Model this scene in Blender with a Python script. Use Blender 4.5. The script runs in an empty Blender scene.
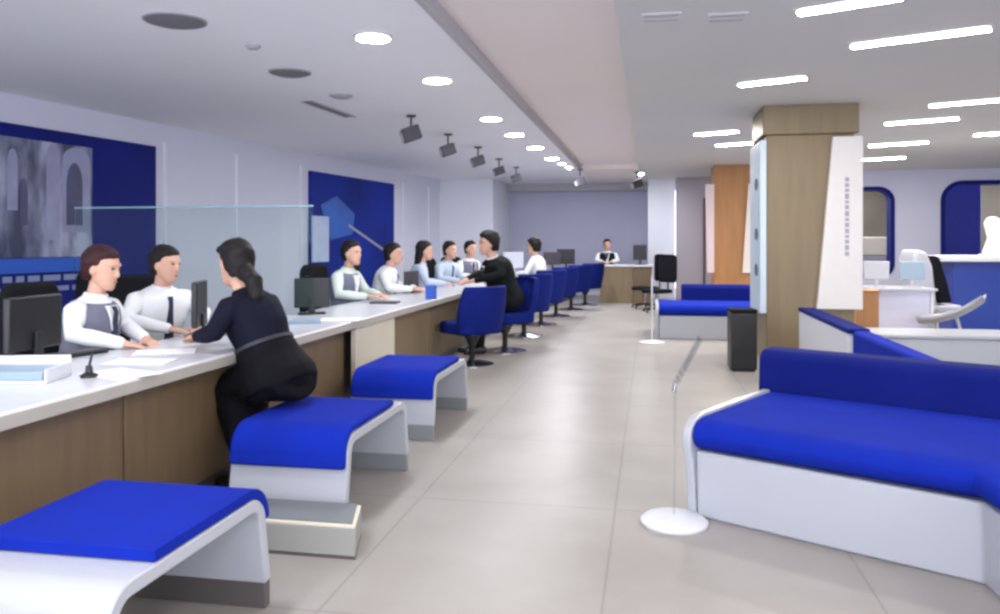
import bpy, bmesh, math, random
from mathutils import Vector, Matrix
random.seed(4)
sc = bpy.context.scene
COL = sc.collection
PI = math.pi
EYE, FL, HY = 1.32, 800.0, 243.0
TH = math.atan(150 / 800)
CT, ST = math.cos(TH), math.sin(TH)
CEIL = 2.82

def ad(x, d, z=0.0):
    """world point at depth d (metres) seen in column x of the photo"""
    s = (x - 500) / FL * d
    return Vector((-ST * d + CT * s, CT * d + ST * s, z))
def at(x, y, z):
    return ad(x, (EYE - z) * FL / (y - HY), z)

# ---------------------------------------------------------------- materials
def lin(c):
    c /= 255.0
    return c / 12.92 if c <= 0.04045 else ((c + 0.055) / 1.055) ** 2.4
def mat(name, rgb, rough=.5, metal=0, spec=.5, var=0.0, scale=8, bump=0, bscale=200, emit=0, coat=0, sheen=0, stretch=None):
    m = bpy.data.materials.new(name); m.use_nodes = True
    nt = m.node_tree; b = nt.nodes['Principled BSDF']
    c = [lin(v) for v in rgb] + [1]
    b.inputs['Base Color'].default_value = c
    b.inputs['Roughness'].default_value = rough
    b.inputs['Metallic'].default_value = metal
    b.inputs['Specular IOR Level'].default_value = spec
    b.inputs['Coat Weight'].default_value = coat
    b.inputs['Sheen Weight'].default_value = sheen
    tc = nt.nodes.new('ShaderNodeTexCoord')
    vec = tc.outputs['Object']
    if stretch:
        mp = nt.nodes.new('ShaderNodeMapping'); mp.inputs['Scale'].default_value = stretch
        nt.links.new(vec, mp.inputs['Vector']); vec = mp.outputs['Vector']
    if var:
        n = nt.nodes.new('ShaderNodeTexNoise'); n.inputs['Scale'].default_value = scale; n.inputs['Detail'].default_value = 4
        nt.links.new(vec, n.inputs['Vector'])
        r = nt.nodes.new('ShaderNodeValToRGB')
        r.color_ramp.elements[0].position = .3; r.color_ramp.elements[1].position = .7
        r.color_ramp.elements[0].color = [v * (1 - var) for v in c[:3]] + [1]
        r.color_ramp.elements[1].color = [min(1, v * (1 + var)) for v in c[:3]] + [1]
        nt.links.new(n.outputs['Fac'], r.inputs['Fac']); nt.links.new(r.outputs['Color'], b.inputs['Base Color'])
    if bump:
        n2 = nt.nodes.new('ShaderNodeTexNoise'); n2.inputs['Scale'].default_value = bscale
        nt.links.new(vec, n2.inputs['Vector'])
        bp = nt.nodes.new('ShaderNodeBump'); bp.inputs['Strength'].default_value = bump; bp.inputs['Distance'].default_value = .003
        nt.links.new(n2.outputs['Fac'], bp.inputs['Height']); nt.links.new(bp.outputs['Normal'], b.inputs['Normal'])
    if emit:
        b.inputs['Emission Color'].default_value = c; b.inputs['Emission Strength'].default_value = emit
    return m
def tile_mat(name, c1, c2, mortar, scale, w, h, msize, rough, loc=(0, 0, 0), spec=.5, rot=(0,0,0)):
    m = bpy.data.materials.new(name); m.use_nodes = True
    nt = m.node_tree; b = nt.nodes['Principled BSDF']
    tc = nt.nodes.new('ShaderNodeTexCoord'); mp = nt.nodes.new('ShaderNodeMapping')
    mp.inputs['Location'].default_value = loc; mp.inputs['Rotation'].default_value = rot
    nt.links.new(tc.outputs['Object'], mp.inputs['Vector'])
    br = nt.nodes.new('ShaderNodeTexBrick'); br.offset = 0; br.squash = 1
    br.inputs['Scale'].default_value = scale
    br.inputs['Brick Width'].default_value = w; br.inputs['Row Height'].default_value = h
    br.inputs['Mortar Size'].default_value = msize; br.inputs['Mortar Smooth'].default_value = .3
    br.inputs['Color1'].default_value = [lin(v) for v in c1] + [1]
    br.inputs['Color2'].default_value = [lin(v) for v in c2] + [1]
    br.inputs['Mortar'].default_value = [lin(v) for v in mortar] + [1]
    nt.links.new(mp.outputs['Vector'], br.inputs['Vector'])
    n = nt.nodes.new('ShaderNodeTexNoise'); n.inputs['Scale'].default_value = 1.7; n.inputs['Detail'].default_value = 7
    nt.links.new(tc.outputs['Object'], n.inputs['Vector'])
    r = nt.nodes.new('ShaderNodeValToRGB')
    r.color_ramp.elements[0].position = .3; r.color_ramp.elements[0].color = (.84, .83, .81, 1)
    r.color_ramp.elements[1].position = .7; r.color_ramp.elements[1].color = (1, 1, 1, 1)
    nt.links.new(n.outputs['Fac'], r.inputs['Fac'])
    mx = nt.nodes.new('ShaderNodeMix'); mx.data_type = 'RGBA'; mx.blend_type = 'MULTIPLY'; mx.inputs[0].default_value = 1
    nt.links.new(br.outputs['Color'], mx.inputs[6]); nt.links.new(r.outputs['Color'], mx.inputs[7])
    nt.links.new(mx.outputs[2], b.inputs['Base Color'])
    b.inputs['Roughness'].default_value = rough; b.inputs['Specular IOR Level'].default_value = spec
    return m
def glass_mat(name, rgb, refl=.08):
    m = bpy.data.materials.new(name); m.use_nodes = True
    nt = m.node_tree; nt.nodes.clear()
    o = nt.nodes.new('ShaderNodeOutputMaterial'); mx = nt.nodes.new('ShaderNodeMixShader')
    t = nt.nodes.new('ShaderNodeBsdfTransparent'); g = nt.nodes.new('ShaderNodeBsdfGlossy')
    t.inputs['Color'].default_value = [lin(v) for v in rgb] + [1]
    g.inputs['Roughness'].default_value = .03; g.inputs['Color'].default_value = (.85, .95, .95, 1)
    lw = nt.nodes.new('ShaderNodeLayerWeight'); lw.inputs['Blend'].default_value = .25
    ma = nt.nodes.new('ShaderNodeMath'); ma.operation = 'MULTIPLY_ADD'; ma.inputs[1].default_value = .3; ma.inputs[2].default_value = refl
    nt.links.new(lw.outputs['Fresnel'], ma.inputs[0]); nt.links.new(ma.outputs[0], mx.inputs[0])
    nt.links.new(t.outputs[0], mx.inputs[1]); nt.links.new(g.outputs[0], mx.inputs[2]); nt.links.new(mx.outputs[0], o.inputs[0])
    return m

M = {}
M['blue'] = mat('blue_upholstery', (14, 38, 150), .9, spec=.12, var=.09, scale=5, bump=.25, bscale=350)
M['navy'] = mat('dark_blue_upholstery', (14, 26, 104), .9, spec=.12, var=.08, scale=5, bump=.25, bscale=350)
M['chairblue'] = mat('chair_blue_fabric', (14, 30, 108), .85, spec=.15, var=.08, scale=6, bump=.2)
M['white'] = mat('white_gloss_laminate', (172, 175, 184), .28, var=.015, scale=2)
M['whitem'] = mat('white_satin_paint', (208, 209, 216), .5, var=.02, scale=2)
M['kick'] = mat('grey_brown_kick_base', (84, 80, 80), .45)
M['kickg'] = mat('grey_metal_groove', (128, 132, 136), .35)
M['ctop'] = mat('white_counter_stone', (202, 205, 211), .25, var=.03, scale=9)
M['cedge'] = mat('counter_edge_grey_beige', (176, 170, 160), .35, var=.03)
M['wood'] = mat('brown_wood_veneer', (113, 93, 68), .45, var=.1, scale=3, stretch=(6, 6, .6))
M['wood2'] = mat('tan_wood_veneer', (124, 107, 80), .5, var=.08, scale=3, stretch=(5, 5, .5))
M['orangewood'] = mat('orange_wood_veneer', (172, 122, 74), .5, var=.08, scale=3, stretch=(5, 5, .5))
M['cream'] = mat('cream_panel', (214, 206, 188), .45, var=.03)
M['black'] = mat('black_plastic', (20, 21, 24), .4)
M['blackf'] = mat('black_fabric', (22, 22, 28), .8, spec=.12, var=.1, scale=10)
M['screen'] = mat('dark_screen', (22, 26, 34), .12)
M['chrome'] = mat('brushed_chrome', (190, 190, 195), .25, metal=1)
M['wall'] = mat('lilac_white_wall', (216, 216, 232), .6, var=.015, scale=1)
M['wallback'] = mat('lilac_grey_wall', (190, 190, 214), .6, var=.05, scale=.8)
M['wallwhite'] = mat('bright_white_wall', (226, 228, 238), .5, var=.01, scale=1)
M['wallgrey'] = mat('mauve_grey_wall', (170, 162, 170), .6, var=.02, scale=1)
M['wallright'] = mat('pale_lilac_wall', (208, 209, 230), .6, var=.02, scale=1)
M['ceil'] = mat('ceiling_paint', (246, 246, 250), .8, var=.01, scale=1)
M['ceilw'] = mat('warm_ceiling_paint', (246, 236, 232), .8, var=.01, scale=1)
M['ceilg'] = mat('grey_ceiling_paint', (216, 217, 216), .8, var=.012, scale=1)
M['fascia'] = mat('grey_fascia', (182, 180, 184), .7)
M['floor'] = tile_mat('polished_beige_tiles', (165, 161, 157), (161, 156, 152), (147, 142, 138), 1, 1.0, 1.3, .006, .34, loc=(.17, -.1, 0), spec=.12)
M['glow'] = mat('lamp_diffuser', (255, 252, 246), .5, emit=7)
M['vent'] = mat('dark_grille', (118, 116, 122), .6)
M['ventl'] = mat('pale_grille', (170, 168, 176), .6)
M['spot'] = mat('dark_spot_housing', (62, 58, 66), .5)
M['pblue'] = mat('deep_blue_panel', (7, 24, 112), .6, spec=.2, var=.12, scale=1.2)
M['pblue2'] = mat('royal_blue_panel', (8, 40, 140), .6, spec=.2, var=.35, scale=.9)
M['bluedesk'] = mat('blue_desk_laminate', (26, 58, 152), .4, var=.04)
M['glass'] = glass_mat('green_tinted_glass', (240, 247, 246), .0)
M['glasse'] = mat('glass_edge_teal', (120, 160, 165), .15)
M['clear'] = glass_mat('clear_acrylic', (246, 248, 249), .02)
M['skin'] = mat('skin', (205, 160, 138), .5, var=.03)
M['hair'] = mat('black_hair', (24, 20, 21), .6, spec=.25, var=.25, scale=30, stretch=(1, 1, .2))
M['hairr'] = mat('reddish_brown_hair', (52, 24, 28), .6, spec=.25, var=.25, scale=30, stretch=(1, 1, .2))
M['shirt'] = mat('white_shirt', (228, 230, 232), .7, var=.02, bump=.1, bscale=40)
M['shirtg'] = mat('pale_green_shirt', (205, 216, 208), .7, var=.02, bump=.1, bscale=40)
M['shirtb'] = mat('pale_blue_shirt', (176, 190, 210), .7, var=.02, bump=.1, bscale=40)
M['vest'] = mat('grey_vest', (104, 106, 124), .75, var=.05)
M['suit'] = mat('dark_suit', (20, 24, 26), .8, spec=.12, var=.1)
M['jacket'] = mat('navy_jacket', (19, 21, 36), .8, spec=.12, var=.12, scale=6, bump=.2, bscale=60)
M['skirt'] = mat('black_skirt', (13, 13, 18), .8, spec=.12, var=.1)
M['tie'] = mat('dark_tie', (38, 42, 68), .6)
M['eye'] = mat('eye_dark', (25, 20, 20), .3)
M['lip'] = mat('lips', (150, 80, 78), .5)
M['paper'] = mat('paper_white', (238, 238, 240), .6)
M['tealg'] = mat('grey_blue_tray', (140, 160, 180), .4)
M['lblue'] = mat('light_blue_card', (120, 150, 190), .4)
M['grey'] = mat('light_grey_plastic', (178, 180, 190), .45)
M['mark'] = mat('grey_lettering', (158, 156, 168), .6)
M['markd'] = mat('dark_emblem', (60, 80, 110), .6)
M['fin'] = mat('pale_blue_display', (188, 205, 218), .45, var=.06, scale=3)

def photo_mat(name):
    m = bpy.data.materials.new(name); m.use_nodes = True
    nt = m.node_tree; b = nt.nodes['Principled BSDF']; b.inputs['Roughness'].default_value = .35
    tc = nt.nodes.new('ShaderNodeTexCoord'); mp = nt.nodes.new('ShaderNodeMapping')
    mp.inputs['Scale'].default_value = (1, 2.6, .9); nt.links.new(tc.outputs['Object'], mp.inputs['Vector'])
    n = nt.nodes.new('ShaderNodeTexNoise'); n.inputs['Scale'].default_value = 1.3; n.inputs['Detail'].default_value = 5
    nt.links.new(mp.outputs['Vector'], n.inputs['Vector'])
    r = nt.nodes.new('ShaderNodeValToRGB'); e = r.color_ramp.elements
    e[0].position = .36; e[0].color = [lin(v) for v in (44, 52, 84)] + [1]
    e[1].position = .66; e[1].color = [lin(v) for v in (176, 178, 205)] + [1]
    k = e.new(.5); k.color = [lin(v) for v in (112, 118, 146)] + [1]
    nt.links.new(n.outputs['Fac'], r.inputs['Fac']); nt.links.new(r.outputs['Color'], b.inputs['Base Color'])
    return m
M['photo'] = photo_mat('printed_city_photo')

# ---------------------------------------------------------------- mesh helpers
class MB:
    def __init__(s): s.bm = bmesh.new()
    def hexa(s, pts):
        v = [s.bm.verts.new(p) for p in pts]
        for f in ((0, 3, 2, 1), (4, 5, 6, 7), (0, 1, 5, 4), (1, 2, 6, 5), (2, 3, 7, 6), (3, 0, 4, 7)):
            s.bm.faces.new([v[i] for i in f])
        return s
    def box(s, x0, x1, y0, y1, z0, z1, m=None):
        p = [Vector(q) for q in ((x0, y0, z0), (x1, y0, z0), (x1, y1, z0), (x0, y1, z0), (x0, y0, z1), (x1, y0, z1), (x1, y1, z1), (x0, y1, z1))]
        if m: p = [m @ q for q in p]
        return s.hexa(p)
    def loft(s, rings, close=False):
        R = [[s.bm.verts.new(p) for p in r] for r in rings]
        n = len(R[0])
        for i in range(len(R) - 1 + (1 if close else 0)):
            a, b = R[i], R[(i + 1) % len(R)]
            for j in range(n):
                s.bm.faces.new((a[j], a[(j + 1) % n], b[(j + 1) % n], b[j]))
        if not close:
            s.bm.faces.new(R[0][::-1]); s.bm.faces.new(R[-1])
        return s
    def ell(s, c, r, m=None, seg=16):
        mm = Matrix.Translation(Vector(c)) @ (m if m else Matrix.Identity(4)) @ Matrix.Diagonal((r[0], r[1], r[2], 1))
        bmesh.ops.create_uvsphere(s.bm, u_segments=seg, v_segments=seg // 2 + 2, radius=1, matrix=mm)
        return s
    def tube(s, pts, rad, seg=12, ball=True):
        pts = [Vector(p) for p in pts]
        if not isinstance(rad, (list, tuple)): rad = [rad] * len(pts)
        rings = []; up = None
        for i, p in enumerate(pts):
            t = (pts[min(i + 1, len(pts) - 1)] - pts[max(i - 1, 0)]).normalized()
            if up is None: up = Vector((0, 0, 1)) if abs(t.z) < .9 else Vector((0, 1, 0))
            a = t.cross(up).normalized(); up = a.cross(t).normalized()
            rings.append([p + (a * math.cos(2 * PI * k / seg) + up * math.sin(2 * PI * k / seg)) * rad[i] for k in range(seg)])
        s.loft(rings)
        if ball:
            s.ell(pts[0], [rad[0]] * 3, seg=seg); s.ell(pts[-1], [rad[-1]] * 3, seg=seg)
        return s
    def lathe(s, prof, c=(0, 0, 0), seg=32):
        c = Vector(c)
        return s.loft([[c + Vector((r * math.cos(2 * PI * k / seg), r * math.sin(2 * PI * k / seg), z)) for k in range(seg)] for r, z in prof])
    def prism(s, outline, axis, a, b):
        """outline in the two other axes, extruded along axis from a to b"""
        def mk(u, v, w):
            return {'x': (w, u, v), 'y': (u, w, v), 'z': (u, v, w)}[axis]
        return s.loft([[Vector(mk(u, v, a)) for u, v in outline], [Vector(mk(u, v, b)) for u, v in outline]])
    def sweep(s, path, prof):
        P = [Vector(p) for p in path]; rings = []
        for i, p in enumerate(P):
            ds = []
            if i > 0: ds.append((P[i] - P[i - 1]).normalized())
            if i < len(P) - 1: ds.append((P[i + 1] - P[i]).normalized())
            ns = [Vector((-d.y, d.x)) for d in ds]
            m = sum(ns, Vector((0, 0))) / len(ns)
            m = m / m.length_squared if len(ns) > 1 else m
            rings.append([Vector((p.x + m.x * v, p.y + m.y * v, z)) for v, z in prof])
        return s.loft(rings)
    def build(s, name, m, parent=None, bevel=0, bseg=3, smooth=True, angle=40, remesh=0, sub=0, loc=None, sm=0):
        bmesh.ops.recalc_face_normals(s.bm, faces=s.bm.faces)
        me = bpy.data.meshes.new(name); s.bm.to_mesh(me); s.bm.free()
        if smooth:
            me.polygons.foreach_set('use_smooth', [True] * len(me.polygons))
            if not remesh: me.set_sharp_from_angle(angle=math.radians(angle))
        me.materials.append(M[m] if isinstance(m, str) else m)
        o = bpy.data.objects.new(name, me); COL.objects.link(o)
        if parent: o.parent = parent
        if loc is not None: o.location = loc
        if remesh:
            r = o.modifiers.new('r', 'REMESH'); r.mode = 'VOXEL'; r.voxel_size = remesh; r.use_smooth_shade = True
            q = o.modifiers.new('s', 'SMOOTH'); q.iterations = sm or 4; q.factor = .5
        if bevel:
            b = o.modifiers.new('b', 'BEVEL'); b.width = bevel; b.segments = bseg; b.limit_method = 'ANGLE'; b.angle_limit = math.radians(35)
        if sub:
            b = o.modifiers.new('u', 'SUBSURF'); b.levels = sub; b.render_levels = sub
        return o
def tag(o, label=None, cat=None, group=None, kind=None):
    if label: o['label'] = label
    if cat: o['category'] = cat
    if group: o['group'] = group
    if kind: o['kind'] = kind
    return o
def thing(name, label, cat, loc=(0, 0, 0), rz=0, group=None):
    o = bpy.data.objects.new(name, None); COL.objects.link(o)
    o.empty_display_size = .1
    o.location = loc; o.rotation_euler = (0, 0, rz)
    return tag(o, label, cat, group)
def struct(mb, name, m, label=None, **k):
    o = mb.build(name, m, **k); o['kind'] = 'structure'
    if label: o['label'] = label
    return o
def copy_tree(o, parent=None):
    c = o.copy(); COL.objects.link(c)
    if parent: c.parent = parent
    for ch in [q for q in bpy.data.objects if q.parent == o]:
        copy_tree(ch, c)
    return c
def rrect(x0, x1, y0, y1, r, n=6):
    out = []
    for cx, cy, a0 in ((x1 - r, y1 - r, 0), (x0 + r, y1 - r, 90), (x0 + r, y0 + r, 180), (x1 - r, y0 + r, 270)):
        for k in range(n + 1):
            a = math.radians(a0 + 90 * k / n); out.append((cx + r * math.cos(a), cy + r * math.sin(a)))
    return out

# ---------------------------------------------------------------- the room
YB = 20.6          # back wall
struct(MB().box(-10, 10, -3, 24, -.1, 0), 'floor', 'floor', smooth=False)
struct(MB().box(-10, -1.42, -3, YB, CEIL, CEIL + .1), 'ceiling', 'ceil', 'dropped ceiling over the service counter')
struct(MB().box(-1.62, -.05, -3, 16.6, CEIL + .1, CEIL + .2), 'ceiling', 'ceilw', 'warm white raised ceiling strip above the aisle')
struct(MB().box(-.22, 10, -3, 22, CEIL, CEIL + .1), 'ceiling', 'ceilg', 'grey ceiling over the lounge')
struct(MB().box(-1.42, -.22, 16.4, YB, CEIL, CEIL + .1), 'ceiling', 'ceilw', smooth=False)
struct(MB().box(-1.421, -1.38, -3, 16.4, CEIL - .012, CEIL + .1), 'trim_1', 'fascia', bevel=.004)
# left wall, angled: ceiling line runs through (0,92) and (392,170) of the photo
WA = at(0, 92, CEIL); WB = at(392, 170, CEIL)
wd = (WB - WA); wd.z = 0; wd.normalize(); wn = Vector((wd.y, -wd.x, 0))   # wn points into the room
def wall_at(x, off=0):
    """distance along the left wall from WA where photo column x meets it"""
    r = ad(x, 1.0); r.z = 0
    # r*t = WA + wd*s
    den = r.x * wd.y - r.y * wd.x
    s = (WA.x * r.y - WA.y * r.x) / den * 1.0
    return s if abs(den) > 1e-9 else 0
def wmat():
    return Matrix(((wn.x, wd.x, 0, WA.x), (wn.y, wd.y, 0, WA.y), (0, 0, 1, 0), (0, 0, 0, 1)))
WM = wmat()   # local x = into the room, y = along the wall, z = up
s_corner = wall_at(440)
def solve_s(x):
    r = ad(x, 1.0)
    # cross(r, WA + wd*s) = 0
    return -(r.x * WA.y - r.y * WA.x) / (r.x * wd.y - r.y * wd.x)
s440, s153, s308, s392 = solve_s(440), solve_s(153), solve_s(308), solve_s(392)
corner = WA + wd * s440
struct(MB().box(-.15, 0, -11, s440, 0, CEIL, WM), 'wall_left', 'wall', smooth=False)
for k in range(7):
    y = s153 + .1 + k * 1.25
    if s308 - .05 < y < s392 + .05: continue
# back wall pieces
struct(MB().box(corner.x - .1, -.05, YB, YB + .15, 0, CEIL), 'wall_back', 'wallback', smooth=False)
k_ = corner.y / ad(493, 1.0).y
struct(MB().box(corner.x - .15, ad(493, 1.0).x * k_, corner.y, YB + .1, 0, CEIL), 'wall_corner', 'wallwhite', 'pale wall block in the left rear corner', bevel=.01)
struct(MB().box(corner.x, ad(493, 1.0).x * k_ - .05, corner.y - .012, corner.y - .001, .1, 2.5), 'trim_8', 'wallwhite', 'shallow pale panel on the corner block', bevel=.004)
# soffit over the back
struct(MB().box(corner.x, 2.6, YB - .5, YB, CEIL - .18, CEIL), 'trim_2', 'fascia', bevel=.005)
# white pier and grey return
a = ad(650, 19.0); b = ad(678, 19.0)
struct(MB().box(-.05, .58, YB - 1.4, YB + .15, 0, CEIL), 'wall_pier', 'wallwhite', 'bright white pier', bevel=.01)
struct(MB().box(.58, 2.9, 18.8, 18.95, 0, CEIL), 'wall_recess', 'wallgrey', smooth=False)
door = thing('door_1', None, None, (1.55, 18.74, 0)); door['kind'] = 'structure'
MB().box(-.32, .32, 0, .06, .0, 2.3).build('door_panel', 'wallgrey', door, bevel=.01)
MB().box(-.36, -.32, -.02, .06, .0, 2.34).box(.32, .36, -.02, .06, 0, 2.34).box(-.36, .36, -.02, .06, 2.3, 2.34).build('door_frame', mat('door_frame_dark', (96, 66, 72), .5), door)
MB().tube([(-.26, -.05, 1.0), (-.14, -.05, 1.0)], .012).build('door_handle', 'chrome', door)
# right rear wall with two round-cornered openings
YR = 17.6
o1a, o1b = 5.02 * 0, 0
def xr(px): # X on the plane y=YR for photo column px
    r = ad(px, 1.0); return r.x / r.y * YR
def zr(px, py):
    r = ad(px, 1.0); d = YR / r.y
    return EYE - (py - HY) / FL * d
def wall_with_holes(x0, x1, y0, y1, z0, z1, holes):
    mb = MB()
    zs = sorted(set([z0, z1]))
    xs = x0
    for (h0, h1, k0, k1, r) in holes:
        mb.box(xs, h0, y0, y1, z0, z1)
        mb.box(h0, h1, y0, y1, z0, k0); mb.box(h0, h1, y0, y1, k1, z1)
        for cx, cz, a0 in ((h1 - r, k1 - r, 0), (h0 + r, k1 - r, 90), (h0 + r, k0 + r, 180), (h1 - r, k0 + r, 270)):
            c = (cx + r * (1 if a0 in (0, 270) else -1), cz + r * (1 if a0 in (0, 90) else -1))
            arc = [(cx + r * math.cos(math.radians(a0 + 90 * k / 8)), cz + r * math.sin(math.radians(a0 + 90 * k / 8))) for k in range(9)]
            mb.prism([c] + arc, 'y', y0, y1)
        xs = h1
    mb.box(xs, x1, y0, y1, z0, z1)
    return mb
H1 = (xr(852), xr(893), zr(880, 277), zr(880, 188), .28)
H2 = (xr(942), xr(1040), zr(960, 300), zr(960, 182), .38)
struct(wall_with_holes(2.9, 10, YR, YR + .25, 0, CEIL, [H1, H2]), 'wall_right_rear', 'wallright', 'pale wall with two round-cornered openings', angle=30)
struct(MB().box(2.9, 3.0, YR, 19, 0, CEIL), 'wall_return', 'wallright', smooth=False)
struct(MB().box(9.9, 10, -3, YR, 0, CEIL), 'wall_right', 'wallright', smooth=False)
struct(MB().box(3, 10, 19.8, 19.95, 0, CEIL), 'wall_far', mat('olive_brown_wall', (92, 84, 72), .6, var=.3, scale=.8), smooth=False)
for i, (h0, h1, k0, k1, r) in enumerate((H1, H2)):
    w = thing('window_%d' % (i + 1), None, None, (0, 0, 0)); w['kind'] = 'structure'
    out = rrect(h0 - .03, h1 + .03, k0 - .03, k1 + .03, r + .03, 8); inn = rrect(h0 + .05, h1 - .05, k0 + .05, k1 - .05, r - .05, 8)
    mb = MB()
    rings = [[Vector((u, YR - .03, v)) for u, v in out], [Vector((u, YR - .03, v)) for u, v in inn], [Vector((u, YR + .27, v)) for u, v in inn], [Vector((u, YR + .27, v)) for u, v in out]]
    rr = [[rings[q][k] for q in range(4)] for k in range(len(out))]
    mb.loft(rr, close=True)
    mb.build('window_frame', 'pblue', w)
# things behind openings
t = tag(MB().box(H2[0] + .1, H2[0] + .95, YR + .6, YR + .66, 0, 2.6).build('divider_screen', mat('bright_blue_screen', (16, 34, 150), .4, var=.05), bevel=.02), 'plain bright blue screen standing behind the large round-cornered opening', 'screen')
t = tag(MB().box(H1[0] - .3, H1[1] + .3, YR + .9, YR + 1.4, 0, 1.05).build('storage_cabinet', 'mark', bevel=.02), 'low grey cabinet seen through the narrow round-cornered opening', 'cabinet')
t = tag(MB().box(H1[0] - .2, H1[1] + .2, YR + .9, YR + 1.3, 1.06, 1.45).build('document_box', 'cream', bevel=.02), 'cream box on the low cabinet behind the narrow opening', 'box')

# skirting along the left wall, near side
struct(MB().box(0, .02, -11, s440, 0, .1, WM), 'baseboard_left', 'whitem', smooth=False)
struct(MB().box(corner.x + .1, -.05, YB - .14, YB - .12, 0, .1), 'baseboard_back', 'whitem', smooth=False)

# ---------------------------------------------------------------- posters on the left wall
p1 = thing('wall_display', 'deep blue wall panel with a large grey city photo, behind the nearest staff', 'wall panel', WA, group='blue wall panels')
p1.matrix_world = WM.copy()
MB().box(.002, .05, -2.2, s153, .1, 2.52).build('panel_board', 'pblue', p1, bevel=.006)
s90, s0 = solve_s(88), solve_s(-60)
zz = lambda px, py: EYE - (py - HY) / FL * ((WA + wd * solve_s(px)).dot(Vector((-ST, CT, 0))))
MB().box(.05, .058, s0, s90, zz(0, 258), zz(0, 136)).build('photo_print', 'photo', p1)
MB().box(.05, .062, s0, s90 - .1, zz(0, 274), zz(0, 259)).build('title_band', mat('bright_blue_band', (20, 86, 190), .4), p1)
mb = MB(); y = s0 + .1
while y < s90 + .2:
    w_ = random.uniform(.08, .22); mb.box(.05, .06, y, y + w_, zz(0, 283), zz(0, 277)); y += w_ + .05
y = s0 + .1
while y < s90 + .4:
    w_ = random.uniform(.08, .22); mb.box(.05, .06, y, y + w_, zz(0, 294), zz(0, 289)); y += w_ + .05
mb.build('caption_lettering', mat('pale_caption', (126, 140, 176), .5), p1, smooth=False)
# pale figures / towers in the print
def tower(px0, px1, y0, y1, top, name, m_, dx=.062):
    a, b = solve_s(px0), solve_s(px1)
    arc = [((a + b) / 2 + (b - a) / 2 * math.cos(PI * k / 10), zz(px0, y0) + (zz(px0, top) - zz(px0, y0)) * math.sin(PI * k / 10)) for k in range(11)]
    MB().prism([(a, zz(px0, y1)), (b, zz(px0, y1))] + arc, 'x', .058, dx).build(name, m_, p1, smooth=False)
pale, dark = mat('pale_print', (142, 144, 178), .4, var=.15, scale=3), mat('dark_print', (64, 68, 104), .4, var=.2, scale=3)
for q in ((3, 13, 160, 210, 148), (42, 56, 160, 240, 142), (58, 86, 160, 232, 146)): tower(*q, 'printed_tower', pale)
for q in ((62, 78, 185, 225, 162), (15, 23, 195, 225, 178)): tower(*q, 'printed_figure', dark, .065)

p2 = thing('wall_display', 'royal blue wall panel with a light blue glow and white rectangle, farther along', 'wall panel', WA, group='blue wall panels')
p2.matrix_world = WM.copy()
MB().box(.002, .05, s308, s392, .1, 2.53).build('panel_board', 'pblue2', p2, bevel=.006)
MB().box(.05, .058, s308 + .03, solve_s(326), zz(315, 262), zz(315, 216)).build('photo_print', mat('pale_print_block', (186, 204, 232), .4, var=.1, scale=3), p2)
glow = MB().prism([(solve_s(318), zz(318, 205)), (solve_s(334), zz(334, 196)), (solve_s(352), zz(352, 214)), (solve_s(350), zz(350, 234)), (solve_s(328), zz(328, 240))], 'x', .05, .055)
glow.build('printed_shape', mat('mid_blue_print', (30, 92, 186), .4, var=.2, scale=2), p2, bevel=.02)
a_, b_ = (solve_s(346), zz(346, 224)), (solve_s(386), zz(386, 252))
MB().prism([a_, (a_[0], a_[1] - .05), (b_[0], b_[1] - .05), b_], 'x', .05, .06).build('reflection_line', 'mark', p2)  # reflection across the blue panel, put in as a raised grey line
# white wall pilaster strips between the panels
for i, px in enumerate((164, 236, 300, 402, 428)):
    s_ = solve_s(px)
    struct(MB().box(0, .03, s_ - .015, s_ + .015, .1, 2.6, WM), 'trim_%d' % (i + 3), 'wallwhite', smooth=False)

# ---------------------------------------------------------------- glass partitions behind the desks
def glass_screen(x0, x1, y, h, label):
    r = thing('glass_partition', label, 'glass partition', ((x0 + x1) / 2, y, 0), group='glass partitions between the desks')
    w = (x1 - x0) / 2
    MB().box(-w, w, -.006, .006, .04, h - .012).build('glass_pane', 'glass', r, smooth=False)
    MB().box(-w, w, -.007, .007, h - .012, h).build('top_rail', 'glasse', r, smooth=False)
    MB().box(-w, w, -.02, .02, 0, .04).build('floor_channel', 'chrome', r, bevel=.003)
g1 = ad(303, 6.5); g0 = ad(56, 6.5)
glass_screen(-4.75, -2.62, 5.95, 1.62, 'tall greenish glass partition behind the man in white shirt and dark tie')

# ---------------------------------------------------------------- service counter
cm = thing('service_counter', 'long wood-fronted service counter along the left side of the aisle', 'counter', (-2.15, 6, 0), group='service counters')
def local(y): return y - 6
tops = MB().box(-.70, .0, local(.2), local(13.4), .705, .745)
tops.build('worktop', 'ctop', cm, bevel=.008)
MB().box(-.01, .006, local(.2), local(13.4), .685, .738).build('edge_band', 'cedge', cm, bevel=.004)
joints = [.2, 1.6, 2.34, 3.64, 5.2, 6.9, 7.35]
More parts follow.
